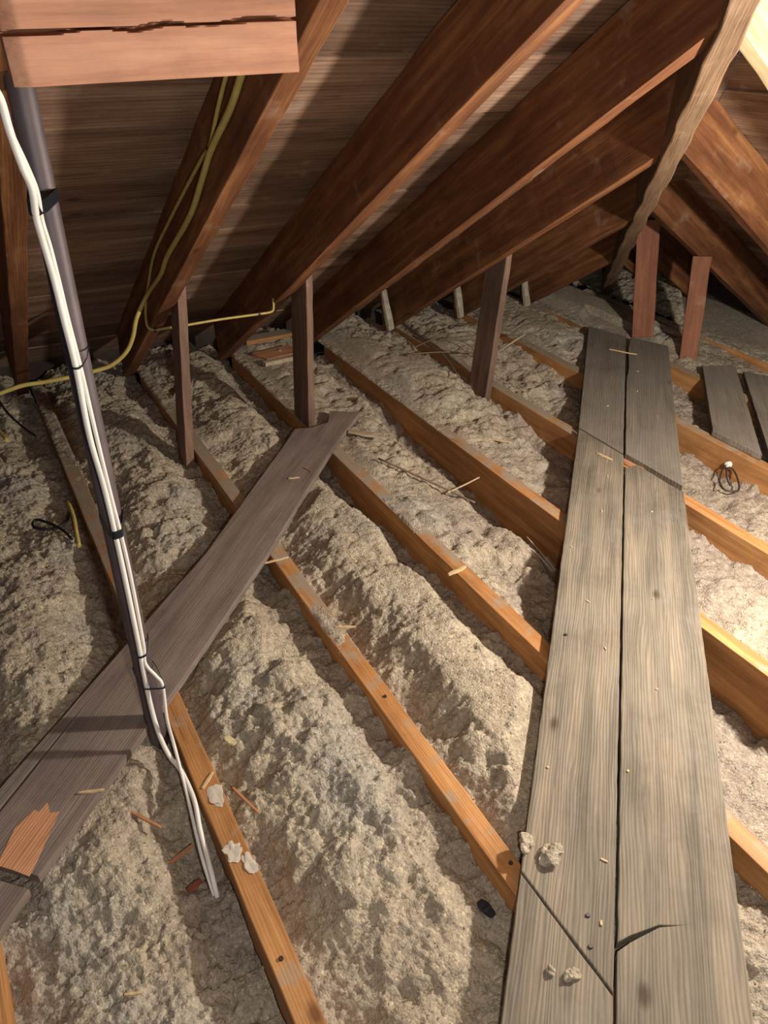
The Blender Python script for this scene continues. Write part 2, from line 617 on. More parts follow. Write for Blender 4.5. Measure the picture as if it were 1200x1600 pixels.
wl = box_obj('wall_left', XE - 0.04, XE - 0.002, -1.6, YE + 0.1, -JD, 0.09, M['dark'])
tag(wl, 'board closing the eave behind the far joist ends, shade put into its colour', 'wall', kind='structure')
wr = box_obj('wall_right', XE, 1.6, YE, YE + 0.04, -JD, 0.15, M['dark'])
tag(wr, 'board closing the far right eave, shade put into its colour', 'wall', kind='structure')

# ------------------------------------------------------------------ joists
jl = {
    -1: 'orange-brown ceiling joist off the lower left corner, hardly visible',
    0: 'orange-brown joist in the bottom left corner, under the end of the loose plank',
    1: 'orange joist at bottom left with white splotches, beside the pipe foot',
    2: 'orange joist from the left strut foot to the mitred catwalk joint at the bottom',
    3: 'orange joist emerging right of the loose plank end, meeting the catwalk halfway up',
    4: 'long joist with tall bare orange side, beyond the one at the loose plank end',
    5: 'joist at the foot of the dark strut, running under the catwalk joint with the hole',
    6: 'joist with bare orange stretch left of the catwalk, just beyond the dark strut foot',
    7: 'dusty joist under the far catwalk end, by the slim right post',
    8: 'far dusty joist behind the thick post at the catwalk end',
}
joist_end = {-1: -3.05, 0: -3.0, 1: -3.02, 2: -3.05, 3: -3.1, 4: -3.02, 5: -3.1, 6: -3.15, 7: -3.15, 8: -3.15}
for i in range(-1, 9):
    o = timber('ceiling_joist', (joist_end[i], S * i, -JD), (1.2, S * i, -JD), W, JD, M['joist'], warp=0.0006)
    tag(o, jl[i], 'joist', 'parallel ceiling joists')

# ------------------------------------------------------------------ rafters of the left slope
rl = {
    0: 'rafter off the left edge of the picture above the eave',
    1: 'red-brown rafter at the far left edge, crossing the yellow cable',
    2: 'rafter with the two yellow cables on its side, first right of the pipe',
    3: 'rafter with bright orange edge above the grey middle strut',
    4: 'rafter with long bright edge, second right of the one carrying cables',
    5: 'rafter resting on the dark brown strut, its bright edge short of the hip',
    6: 'dim rafter just beyond the dark brown strut',
    7: 'dark short rafter second beyond the dark brown strut',
    8: 'last shadowed rafter near the far hip corner',
}
for i in range(-1, 9):
    if i in (-1,):
        continue
    y = S * i - 0.048 if i > 1 else S * i - 0.053
    x0 = -3.3 if zb(-3.3) > -0.2 else -3.1
    x0 = -3.12
    x1 = 0.6 if i < 1 else min(0.6, (0.532 - y) / 0.908 + 0.012)
    if x1 - x0 < 0.2:
        continue
    hipn = Vector((0.908, 1, 0)).normalized()
    o = timber('rafter', (x0, y, zb(x0)), (x1, y, zb(x1)), W, RD / SLn, M['rafter'], end0=(1, 0, 0),
               end1=hipn if i >= 1 else None, warp=0.0008)
    tag(o, rl[i], 'rafter', 'rafters of the left roof slope')

# jack rafters of the right slope (run along Y)
rr_l = ['pale flood-lit rafter at the top right corner with a shaggy underside',
        'bright-edged rafter at the right, dropping from the hip to the right frame edge',
        'dim rafter at the right above the slim post',
        'shadowed rafter low on the right behind the slim post',
        'faint far rafter at the right beyond the thick post']
for k, x in enumerate((-1.262, -1.775, -2.27, -2.77, -3.12)):
    y0 = hip_y(x) + 0.02
    y1 = 3.70
    if y1 - y0 < 0.1:
        continue
    hipn = Vector((0.908, 1, 0)).normalized()
    o = timber('jack_rafter', (x, y1, zr(y1)), (x, y0, zr(y0)), 0.045, RD / SRn, M['rafter'] if k else M['litwood'],
               end1=hipn, end0=(0, 1, 0), warp=0.0012)
    tag(o, rr_l[k], 'rafter', 'rafters of the right roof slope')

# hip rafter
xa, xb = -3.2, -0.35
o = timber('hip_rafter', (xa, hip_y(xa), zb(xa) - 0.03), (xb, hip_y(xb), zb(xb) - 0.03), 0.05, 0.225, M['hip'], warp=0.0025, bevel=0.004)
tag(o, 'rough grey-brown hip rafter slanting down from the top right corner', 'hip rafter')


# ------------------------------------------------------------------ struts
def strut(name, bot, top, mat, z0, ztop, label, group='wooden struts from joist to rafter'):
    """bot/top: (x0,x1,y0,y1)"""
    bm = bmesh.new()
    bx, tx = bot, top
    n = 14
    rows = []
    c = Vector(((bx[0] + bx[1]) / 2, (bx[2] + bx[3]) / 2, z0))
    ph = random.uniform(0, 6)
    for i in range(n + 1):
        t = i / n
        r = [bx[k] + (tx[k] - bx[k]) * t for k in range(4)]
        vs = []
        for (x, y) in ((r[0], r[2]), (r[1], r[2]), (r[1], r[3]), (r[0], r[3])):
            zt = ztop(x, y)
            z = z0 + (zt - z0) * t
            j = random.uniform(-0.0006, 0.0006)
            # local X is up (grain direction)
            vs.append(bm.verts.new((z - c.z, (x - c.x) + j, (y - c.y) + j)))
        rows.append(vs)
    for i in range(n):
        for k in range(4):
            bm.faces.new((rows[i][k], rows[i][(k + 1) % 4], rows[i + 1][(k + 1) % 4], rows[i + 1][k]))
    bm.faces.new(rows[0][::-1])
    bm.faces.new(rows[-1])
    mw = Matrix.Translation(c) @ Matrix(((0, 1, 0, 0), (0, 0, 1, 0), (1, 0, 0, 0), (0, 0, 0, 1)))
    o = link(name, from_bm(bm, name), mat, None, mw)
    md = o.modifiers.new('edge', 'BEVEL')
    md.width = 0.002
    md.segments = 2
    md.limit_method = 'ANGLE'
    tag(o, label, 'strut', group)
    return o


strut('strut', (-2.38, -2.28, 0.741, 0.769), (-2.38, -2.28, 0.796, 0.824), M['post'], -0.15, lambda x, y: zb(x) + 0.05,
      'slim leaning brown strut left of the loose plank')
strut('strut', (-2.41, -2.28, 1.198, 1.222), (-2.41, -2.28, 1.21, 1.234), M['post'], 0.0, lambda x, y: zb(x) + 0.05,
      'upright grey strut with reddish edge at the end of the loose plank')
strut('strut', (-2.40, -2.28, 1.958, 1.986), (-2.40, -2.28, 2.008, 2.034), M['post'], -0.16, lambda x, y: zb(x) + 0.05,
      'dark brown strut with orange edge in the middle of the attic')


def oriented_post(name, c0, c1, w, d, ang, mat, label):
    v = Vector((math.cos(ang), math.sin(ang), 0))
    o = timber(name, Vector(c0), Vector(c1), w, d, mat, up=v, warp=0.0012, bevel=0.003)
    # centre the depth on the line
    for vt in o.data.vertices:
        vt.co.z -= d / 2
    tag(o, label, 'post', 'wooden struts from joist to rafter')
    return o


oriented_post('post', (-2.455, 2.985, 0.002), (-2.535, 2.97, 0.51), 0.095, 0.07, math.radians(135), M['red_post'],
              'thick reddish post under the hip at the far end of the catwalk')
oriented_post('post', (-2.165, 2.98, -0.10), (-2.255, 3.02, zr(3.0)), 0.075, 0.04, math.radians(135), M['red_post'],
              'slim reddish post at the right, under the dim right-hand rafter')

# ------------------------------------------------------------------ catwalk
ca, sa = math.cos(math.radians(44.18)), math.sin(math.radians(44.18))
GR = (-ca, sa)


def ny(n, y):                    # point at cross-walk offset n and world y
    return ((n - ca * y) / sa, y)


def nt_(n, t):                   # offset n, distance t along the walk
    return (sa * n - ca * t, ca * n + sa * t)


def cw(name, pts, label, mat=None, z=0.002, tilt=(0, 0)):
    o = poly_board(name, pts, z, z + 0.023, mat or M['walk'], GR, jit=0.0007, tilt=tilt)
    tag(o, label, 'board', 'catwalk boards laid diagonally over the joists')
    return o


J5, J2 = 5 * S, 2 * S
cw('catwalk_board', [ny(.197, -0.45), ny(.352, -0.45), ny(.352, J2 - 0.003), ny(.197, J2 - 0.003)],
   'nearest grey board of the left catwalk row, its tip a sharp mitre at the bottom')
cw('catwalk_board', [ny(.197, J2 + 0.001), ny(.352, J2 + 0.001), ny(.352, J5 - 0.004), ny(.196, J5 - 0.004)],
   'long grain-lined grey board, middle one of the left catwalk row')
cw('catwalk_board', [ny(.196, J5 + 0.003), ny(.350, J5 + 0.003), ny(.352, 2.86), ny(.18, 2.80)],
   'dusty far board of the left catwalk row, ending by the thick post', M['walkfar'])
cw('catwalk_board', [ny(.357, -0.45), ny(.56, -0.45), ny(.56, 0.40), ny(.357, 0.40)],
   'near grey board of the right catwalk row, cut off by the bottom edge')
# long right board with the split at its near part (open notch) and the clipped far corner
cw('catwalk_board', [ny(.357, 0.404), ny(.56, 0.404), ny(.545, 1.2), ny(.532, J5 - 0.012), ny(.395, J5 - 0.012), ny(.357, J5 - 0.062),
                     ny(.357, 0.872), ny(.3765, 0.8975), ny(.396, 0.9205), ny(.4208, 0.950), ny(.4504, 0.9764), ny(.4208, 0.9475), ny(.396, 0.9155), ny(.3765, 0.890), ny(.357, 0.862)],
   'long grey board with an open split, middle one of the right catwalk row')
cw('catwalk_board', [ny(.357, J5 + 0.012), ny(.532, J5 + 0.016), ny(.535, 2.94), ny(.372, 2.87), ny(.362, 2.75), ny(.366, 2.6), ny(.357, 2.5)],
   'greenish-grey far board of the right catwalk row, under the thick post', M['walkfar'])
o = cw('loose_board', [ny(.655, 2.445), ny(.80, 2.445), ny(.80, 3.03), ny(.665, 2.89)],
       'short dusty board right of the catwalk, between slim post and frame edge', M['walkfar'])
o = cw('loose_board', [ny(.825, 2.445), ny(1.02, 2.445), ny(1.02, 3.1), ny(.825, 3.0)],
       'dusty board at the right frame edge, outermost of the loose boards', M['walkfar'])

# ------------------------------------------------------------------ loose plank on the left
o = poly_board('loose_plank', [(-0.932, 0.098), (-1.268, 0.443), (-1.605, 0.769), (-2.081, 1.197), (-2.287, 1.406), (-2.345, 1.312),
                               (-2.262, 1.265), (-2.252, 1.192), (-2.268, 1.140), (-2.19, 1.075), (-1.69, 0.63), (-1.06, -0.03), (-1.037, -0.007), (-1.17, 0.122), (-1.316, 0.266), (-1.166, 0.126), (-1.033, -0.003)],
               0.0015, 0.0215, M['plank'], (-0.72, 0.69), jit=0.0005)
tag(o, 'long brown-grey plank lying diagonally over the left joists', 'plank')
lp = o
o = poly_board('loose_plank', [(-0.915, 0.082), (-1.043, -0.046), (-0.64, -0.44), (-0.51, -0.31)], 0.0015, 0.0215, M['plank'], (-0.72, 0.69))
tag(o, 'short grey plank end at the lower left edge, butting the long plank', 'plank')
# bare torn patch on the long plank
bm = bmesh.new()
pp = [(-0.938, 0.085), (-0.985, 0.040), (-1.045, 0.075), (-1.07, 0.112), (-1.062, 0.118), (-1.075, 0.135), (-1.05, 0.135), (-1.045, 0.150), (-1.03, 0.142), (-0.985, 0.115), (-0.96, 0.10)]
o = poly_board('torn_patch', pp, 0.0216, 0.0224, M['split'], (-0.72, 0.69), bevel=0)
o['label'] = 'bare orange torn wood'
o.parent = lp
o.matrix_parent_inverse = lp.matrix_world.inverted()

# ------------------------------------------------------------------ beam stub at the top left with a drying crack
def crack_beam():
    L_, H_ = 0.341, 0.155
    bm = bmesh.new()
    nx, nz = 150, 90
    zs = [H_ * k / nz for k in range(nz + 1)]
    grid = []
    for i in range(nx + 1):
        x = L_ * i / nx
        t = x / L_
        cz = 0.050 + 0.008 * t + 0.0012 * math.sin(t * 9) + 0.0008 * math.sin(t * 23 + 1) + (0.003 if 0.42 < t < 0.6 else 0) * math.sin((t - .42) / .18 * math.pi)
        row = []
        for z in zs:
            w_ = 0.0013 + 0.0006 * math.sin(t * 17)
            d = abs(z - cz)
            dep = 0.038 * max(0.0, 1 - (d / (w_ * 1.6)) ** 2) if d < w_ * 1.6 else 0
            edge = 0.0
            if z < 0.005:
                edge = (0.005 - z) ** 2 * 60
            if x < 0.02:
                edge += (0.02 - x) ** 2 * 28
            row.append(bm.verts.new((x, -(dep + edge) + 0.0006 * math.sin(x * 60 + z * 90), z)))
        grid.append(row)
    for i in range(nx):
        for k in range(nz):
            f = bm.faces.new((grid[i][k], grid[i + 1][k], grid[i + 1][k + 1], grid[i][k + 1]))
    D = -0.043
    back = {}
    per = [(i, 0) for i in range(nx + 1)] + [(nx, k) for k in range(1, nz + 1)] + [(i, nz) for i in range(nx - 1, -1, -1)] + [(0, k) for k in range(nz - 1, 0, -1)]
    bv = []
    for (i, k) in per:
        v = grid[i][k]
        bv.append(bm.verts.new((v.co.x, D, v.co.z)))
    for a in range(len(per)):
        b_ = (a + 1) % len(per)
        bm.faces.new((grid[per[a][0]][per[a][1]], bv[a], bv[b_], grid[per[b_][0]][per[b_][1]]))
    bm.faces.new(bv)
    me = from_bm(bm, 'beam_stub')
    # local x along world Y, local y towards viewer (+X), slight skew
    g = Vector((0.012, 1, 0.034)).normalized()
    upz = Vector((0, 0, 1))
    fy = upz.cross(g).normalized() * -1
    fy = Vector((1, -0.012, 0)).normalized()
    uz = g.cross(fy) * -1
    mw = Matrix.Translation((-1.05, 0.337, 1.164)) @ Matrix((g, fy, uz)).transposed().to_4x4()
    o = link('beam_stub', me, M['beam'], None, mw)
    tag(o, 'bright peach beam with a long wavy crack across the top left corner', 'beam')
    return o


crack_beam()

# ------------------------------------------------------------------ vent pipe with tape and ties
PX, PY, PR = -1.215, 0.352, 0.0185
pipe = tube('vent_pipe', [(PX + 0.056, PY + 0.005, -0.183), (PX + 0.0025, PY + 0.009, 0.5), (PX - 0.06, PY + 0.016, 1.36)], PR, M['pipe'], seg=24, sub=4)
tag(pipe, 'dark grey vertical pipe at the left with white cables taped along it', 'pipe')
pipe_o = pipe


def ring_part(name, z, h, r, mat, parent, squash=1.0, cx=0.0, cy=0.0):
    t = (z + 0.16) / 1.5
    x = PX + 0.055 - 0.115 * t + cx
    y = PY + 0.004 + 0.012 * t + cy
    return tube(name, [(x, y, z - h / 2), (x, y, z + h / 2)], r, mat, parent, seg=24, sub=1)


# ------------------------------------------------------------------ white cables
w1 = [(-0.94, 0.285, 1.235), (-0.98, 0.305, 1.179), (-1.0, 0.314, 1.157), (-1.02, 0.318, 1.125), (-1.05, 0.326, 1.084), (-1.07, 0.333, 1.056), (-1.1, 0.334, 1.018), (-1.12, 0.338, 0.982), (-1.145, 0.344, 0.925), (-1.15, 0.346, 0.869), (-1.155, 0.349, 0.789), (-1.16, 0.348, 0.681), (-1.16, 0.354, 0.575), (-1.16, 0.356, 0.431), (-1.14, 0.3535, 0.265), (-1.13, 0.351, 0.205), (-1.12, 0.350, 0.12), (-1.10, 0.352, 0.06), (-1.08, 0.36, 0.015), (-1.041, 0.371, 0.006), (-0.972, 0.374, 0.0), (-0.916, 0.366, -0.01), (-0.871, 0.362, -0.02), (-0.827, 0.358, -0.03), (-0.802, 0.356, -0.055)]
w2 = [(-0.95, 0.285, 1.225), (-1.0, 0.304, 1.169), (-1.02, 0.313, 1.147), (-1.04, 0.322, 1.116), (-1.07, 0.333, 1.08), (-1.09, 0.34, 1.049), (-1.12, 0.342, 1.009), (-1.14, 0.347, 0.972), (-1.15, 0.35, 0.922), (-1.155, 0.352, 0.866), (-1.16, 0.356, 0.786), (-1.16, 0.358, 0.679), (-1.16, 0.361, 0.573), (-1.16, 0.366, 0.428), (-1.14, 0.362, 0.262), (-1.13, 0.357, 0.22), (-1.12, 0.370, 0.19), (-1.11, 0.377, 0.17), (-1.095, 0.371, 0.10), (-1.09, 0.374, 0.03), (-1.04, 0.370, 0.012), (-0.991, 0.366, 0.0), (-0.918, 0.358, -0.015), (-0.862, 0.353, -0.03), (-0.807, 0.352, -0.055)]
# keep the run in front of (beside) the pipe wall
def off(pts, dx=0.018):
    out = []
    for (x, y, z) in pts:
        if 0.2 < z < 0.95:
            t = (z + 0.16) / 1.5
            pcx, pcy = PX + 0.055 - 0.115 * t, PY + 0.004 + 0.012 * t
            d = math.hypot(x - pcx, y - pcy)
            if d < PR + 0.0055:
                k = (PR + 0.0055) / max(d, 1e-4)
                x, y = pcx + (x - pcx) * k, pcy + (y - pcy) * k
        out.append((x, y, z))
    return out


o = tube('white_cable', off(w1), 0.0046, M['white'], seg=10)
tag(o, 'thicker white cable strapped to the pipe, lying against the orange joist', 'cable', 'white cables on the pipe')
o = tube('white_cable', off(w2), 0.0033, M['white'], seg=8)
tag(o, 'thinner white cable on the pipe with a kink above the plank', 'cable', 'white cables on the pipe')



def strap(name, z, h, th, label):
    """a band round the pipe and the cables that lie on its viewer side"""
    t = (z + 0.16) / 1.5
    cx, cy = PX + 0.055 - 0.115 * t, PY + 0.004 + 0.012 * t
    cab = []
    for pts, r_ in ((off(w1), 0.0052), (off(w2), 0.0033)):
        p = catmull(pts, 6)
        q = min(p, key=lambda v: abs(v.z - z))
        cab.append((q.x - cx, q.y - cy, r_ + 0.0006))
    ring = []
    for k in range(48):
        a = 2 * math.pi * k / 48
        d = Vector((math.cos(a), math.sin(a)))
        # support function of the hull of pipe and cables
        best = max([PR + 0.0006] + [x * d.x + y * d.y + r_ for x, y, r_ in cab])
        ring.append((d, best))
    pts = []
    for k in range(48):
        d0, h0 = ring[k]
        d1, h1 = ring[(k + 1) % 48]
        det = d0.x * d1.y - d0.y * d1.x
        pts.append(Vector(((h0 * d1.y - h1 * d0.y) / det, (h1 * d0.x - h0 * d1.x) / det)))
    bm = bmesh.new()
    R4 = []
    for q in pts:
        u = q.normalized() * th
        R4.append([bm.verts.new((q.x, q.y, -h / 2)), bm.verts.new((q.x + u.x, q.y + u.y, -h / 2)),
                   bm.verts.new((q.x + u.x, q.y + u.y, h / 2)), bm.verts.new((q.x, q.y, h / 2))])
    for k in range(48):
        for m_ in range(4):
            bm.faces.new((R4[k][m_], R4[k][(m_ + 1) % 4], R4[(k + 1) % 48][(m_ + 1) % 4], R4[(k + 1) % 48][m_]))
    o = link(name, from_bm(bm, name), M['tape'])
    o.location = (cx, cy, z)
    o.rotation_euler = (random.uniform(-.12, .12), random.uniform(-.1, .1), 0)
    tag(o, label, 'cable tie', None)
    return o


strap('cable_strap', 1.018, 0.016, 0.0010, 'blue-black tape around pipe and white cables, the upper band')
strap('cable_strap', 0.497, 0.016, 0.0010, 'blue-black tape around pipe and white cables, the middle band')
strap('cable_strap', 0.80, 0.003, 0.0015, 'thin dark wire tie looped around the pipe between the two tape bands')
strap('cable_strap', 0.232, 0.004, 0.0014, 'thin black tie around the pipe and cables, just above the plank')
strap('cable_strap', 0.165, 0.003, 0.0014, 'lowest black tie on the pipe, at the kink of the thin cable')

# ------------------------------------------------------------------ yellow cables
yt = [(-1.36, 0.736, 1.19), (-1.414, 0.736, 1.159), (-1.495, 0.736, 1.095), (-1.631, 0.736, 1.011), (-1.717, 0.736, 0.941), (-1.843, 0.736, 0.844), (-2.094, 0.736, 0.7), (-2.203, 0.736, 0.622), (-2.396, 0.734, 0.516), (-2.407, 0.692, 0.445), (-2.417, 0.673, 0.384), (-2.427, 0.646, 0.334), (-2.438, 0.598, 0.296), (-2.448, 0.548, 0.282), (-2.458, 0.49, 0.272), (-2.469, 0.394, 0.265), (-2.479, 0.329, 0.262), (-2.49, 0.262, 0.245), (-2.5, 0.186, 0.224), (-2.5, 0.05, 0.20)]
o = tube('yellow_cable', yt, 0.0068, M['yellow'], seg=10)
tag(o, 'thick dull yellow cable hanging from the rafter and passing behind the pipe', 'cable', 'yellow cables under the roof')
yn = [(-1.46, 0.739, 1.18), (-1.504, 0.739, 1.152), (-1.571, 0.739, 1.092), (-1.645, 0.739, 1.018), (-1.712, 0.739, 0.983), (-1.865, 0.739, 0.898), (-2.054, 0.739, 0.79), (-2.26, 0.739, 0.665), (-2.39, 0.739, 0.547), (-2.478, 0.739, 0.455), (-2.44, 0.726, 0.405), (-2.42, 0.742, 0.393), (-2.42, 0.773, 0.393), (-2.42, 0.833, 0.393), (-2.42, 0.962, 0.395), (-2.42, 1.10, 0.393), (-2.42, 1.14, 0.395), (-2.42, 1.148, 0.41), (-2.42, 1.148, 0.44)]
o = tube('yellow_cable', yn, 0.0042, M['yellow'], seg=8)
tag(o, 'thinner bright yellow cable running level from rafter to rafter behind the struts', 'cable', 'yellow cables under the roof')
for q, lab in (((-1.646, 0.738, 1.008), 'small dark staple where the two yellow cables touch, upper on the rafter'),
               ((-2.203, 0.738, 0.622), 'small dark staple on the thick yellow cable low on the rafter'),
               ((-2.42, 0.745, 0.393), 'small dark staple on the thin yellow cable left of the leaning strut'),
               ((-2.42, 1.095, 0.393), 'small dark staple on the thin yellow cable near the grey strut'),
               ((-2.474, 0.36, 0.264), 'small dark staple on the thick yellow cable at the far left rafter')):
    bm = bmesh.new()
    bmesh.ops.create_cube(bm, size=1)
    r_ = 0.013
    for v in bm.verts:
        v.co = Vector((v.co.x * 0.008, v.co.y * r_, v.co.z * r_))
    bmesh.ops.bevel(bm, geom=bm.edges[:], offset=0.002, segments=2, affect='EDGES')
    o = link('cable_staple', from_bm(bm, 'cable_staple'), M['black'])
    o.location = q
    o.rotation_euler = (0, -0.57, 0)
    tag(o, lab, 'staple', 'cable staples')

o = tube('yellow_cable', [(-2.206, 0.358, -0.02), (-2.152, 0.359, -0.004), (-2.074, 0.358, 0.0), (-1.992, 0.35, -0.004), (-1.935, 0.345, -0.012)], 0.0055, M['yellow'], seg=8)
tag(o, 'short yellow cable stub lying on the insulation left of the joist', 'cable')
o = tube('yellow_cable', [(-2.92, 0.17, 0.02), (-2.82, 0.22, 0.0), (-2.756, 0.234, 0.0), (-2.678, 0.248, 0.0)], 0.007, M['yellow'], seg=8)
tag(o, 'end of a pale yellow cable entering at the left edge near the eave', 'cable')
bl = [(-2.145, 0.352, -0.025), (-2.081, 0.339, -0.008), (-2.056, 0.315, -0.008), (-2.053, 0.292, -0.008), (-2.06, 0.265, -0.004), (-2.079, 0.249, -0.004), (-2.105, 0.249, -0.004), (-2.11, 0.262, 0.0), (-2.083, 0.284, 0.0), (-2.046, 0.304, 0.002), (-2.009, 0.321, 0.0), (-1.97, 0.333, -0.006)]
o = tube('black_cable', bl, 0.004, M['black'], seg=8)
tag(o, 'small black cable loop lying beside the yellow stub', 'cable')
o = tube('black_cable', [(-3.0, 0.27, 0.42), (-3.0, 0.26, 0.25), (-2.98, 0.25, 0.1), (-2.9, 0.27, 0.02), (-2.76, 0.31, 0.0), (-2.66, 0.34, 0.0)], 0.004, M['black'], seg=8)
tag(o, 'thin black cable dropping at the left edge by the eave', 'cable')

# ------------------------------------------------------------------ eave bits
for (x, y, a, lab) in ((-3.03, 1.93, 0.0, 'pale narrow cleat at the eave, nearest of the three hanging between rafters'),
                       (-3.03, 2.315, 0.0, 'pale narrow cleat at the eave left of the dark brown strut top'),
                       (-3.03, 2.72, 0.0, 'pale narrow cleat at the eave right of the dark brown strut')):
    o = timber('eave_strip', (x + 0.015, y + 0.012, 0.02), (x - 0.02, y - 0.012, 0.20), 0.03, 0.02, M['strip'], up=(1, 0.2, 0), bevel=0.003, warp=0.002)
    tag(o, lab, 'strip', 'pale strips at the eave')
for (pts, z, mt, lab) in (
        ([(-3.03, 1.27), (-2.93, 1.30), (-2.95, 1.46), (-3.05, 1.45)], 0.0, 'split', 'orange board scrap in the eave bay left of the grey strut'),
        ([(-2.915, 1.27), (-2.885, 1.275), (-2.90, 1.44), (-2.92, 1.44)], 0.004, 'lathwood', 'pale lath edge in front of the orange board scrap'),
        ([(-3.16, 1.27), (-3.09, 1.27), (-3.1, 1.50), (-3.17, 1.48)], 0.03, 'joist', 'brown block behind the orange board scrap at the eave')):
    o = poly_board('board_scrap', pts, z, z + 0.018, M[mt], (0, 1))
    tag(o, lab, 'scrap wood')

# ------------------------------------------------------------------ insulation
def vnoise(x, y, seed):
    xi, yi = np.floor(x).astype(np.int64), np.floor(y).astype(np.int64)
    fx, fy = x - xi, y - yi
    fx = fx * fx * fx * (fx * (fx * 6 - 15) + 10)
    fy = fy * fy * fy * (fy * (fy * 6 - 15) + 10)

    def h(a, b):
        n = (a * 374761393 + b * 668265263 + seed * 1442695041) & 0x7fffffff
        n = ((n ^ (n >> 13)) * 1274126177) & 0x7fffffff
        return ((n ^ (n >> 16)) & 0xffff) / 65535.0
    a, b, c, d = h(xi, yi), h(xi + 1, yi), h(xi, yi + 1), h(xi + 1, yi + 1)
    return (a + (b - a) * fx) + ((c + (d - c) * fx) - (a + (b - a) * fx)) * fy


def fbm(x, y, f, octv, seed, gain=0.5):
    s, a, t = 0, 1, 0
    for o in range(octv):
        ca_, sa_ = math.cos(o * 0.9), math.sin(o * 0.9)
        s = s + a * (vnoise((x * ca_ - y * sa_) * f + 31.7 * o, (x * sa_ + y * ca_) * f - 17.3 * o, seed + o) - 0.5)
        t += a
        a *= gain
        f *= 2.03
    return s / t * 2


XS = [-3.3, -2.5, -1.9, -1.3, -0.7, 0.0, 0.9]
BAY = {
    -1: [(-.05, -.03, -.05)] * 7,
    0: [(-.03, -.03, -.05), (-.03, -.02, -.05), (-.03, -.01, -.045), (-.04, -.015, -.055), (-.07, -.04, -.07), (-.08, -.05, -.08), (-.08, -.05, -.1)],
    1: [(-.05, -.03, -.05), (-.05, -.005, -.05), (-.05, -.01, -.06), (-.05, -.015, -.05), (-.05, -.02, -.045), (-.06, -.03, -.05), (-.06, -.03, -.05)],
    2: [(-.03, -.01, -.06), (-.02, .0, -.07), (-.03, -.015, -.11), (-.05, .012, -.075), (-.05, .0, -.065), (-.08, -.05, -.06), (-.08, -.05, -.06)],
    3: [(.01, .0, -.06), (.002, -.01, -.075), (-.01, -.04, -.14), (-.03, -.075, -.165), (-.09, -.15, -.17), (-.1, -.14, -.15), (-.1, -.14, -.15)],
    4: [(.015, .01, -.03), (.005, .0, -.04), (-.015, -.05, -.11), (-.09, -.10, -.075), (-.06, -.05, -.09), (-.06, -.06, -.1), (-.06, -.06, -.1)],
    5: [(.01, .01, -.02), (-.01, -.02, -.045), (-.04, -.075, -.10), (-.05, -.06, -.10), (-.03, -.05, -.09), (-.04, -.06, -.1), (-.04, -.06, -.1)],
    6: [(.01, .02, .0), (-.01, .0, -.035), (-.06, -.07, -.09), (-.06, -.06, -.09), (-.05, -.05, -.08), (-.05, -.05, -.08), (-.05, -.05, -.08)],
    7: [(.0, .03, .02), (-.01, .02, .0), (-.03, -.03, -.05), (-.05, -.05, -.06), (-.05, -.05, -.08), (-.05, -.05, -.08), (-.05, -.05, -.08)],
    8: [(.0, .05, .08), (-.02, .04, .06), (-.02, .02, .04), (-.03, .0, .0), (-.05, -.03, -.0), (-.05, -.05, -.0), (-.05, -.05, .0)],
}
# individual mounds and hollows: x, y, rx, ry, height
MOUND = [(-1.70, 1.02, .22, .10, .03), (-1.28, 1.0, .16, .10, .02), (-0.95, 1.0, .16, .09, .02), (-0.62, .98, .12, .08, .012),
         (-1.42, .60, .16, .09, .028), (-1.75, .62, .10, .08, -.03), (-0.75, .60, .25, .11, .018), (-1.05, .62, .14, .09, .02),
         (-2.1, .15, .2, .12, -.03), (-1.6, .15, .25, .10, .03), (-2.55, .62, .25, .12, .03), (-2.05, .62, .16, .09, .03),
         (-2.05, 1.32, .18, .06, .02), (-1.6, 1.33, .25, .08, .02), (-2.5, 1.0, .15, .08, .025), (-2.3, 1.82, .22, .10, .03),
         (-2.6, 1.8, .12, .1, .03), (-1.95, 1.76, .12, .08, .012), (-2.75, 2.2, .15, .12, .03), (-2.4, 2.15, .12, .06, -.02),
         (-2.8, 2.65, .2, .12, .03), (-3.05, 3.0, .2, .15, .05), (-2.75, 3.1, .2, .15, .04), (-0.95, 1.83, .12, .10, .025),
         (-0.45, .55, .10, .1, -.02), (-1.0, .15, .18, .09, .02), (-2.9, 1.7, .12, .1, .04), (-1.12, .33, .09, .05, .035), (-1.36, 2.22, .12, .10, -.045)]


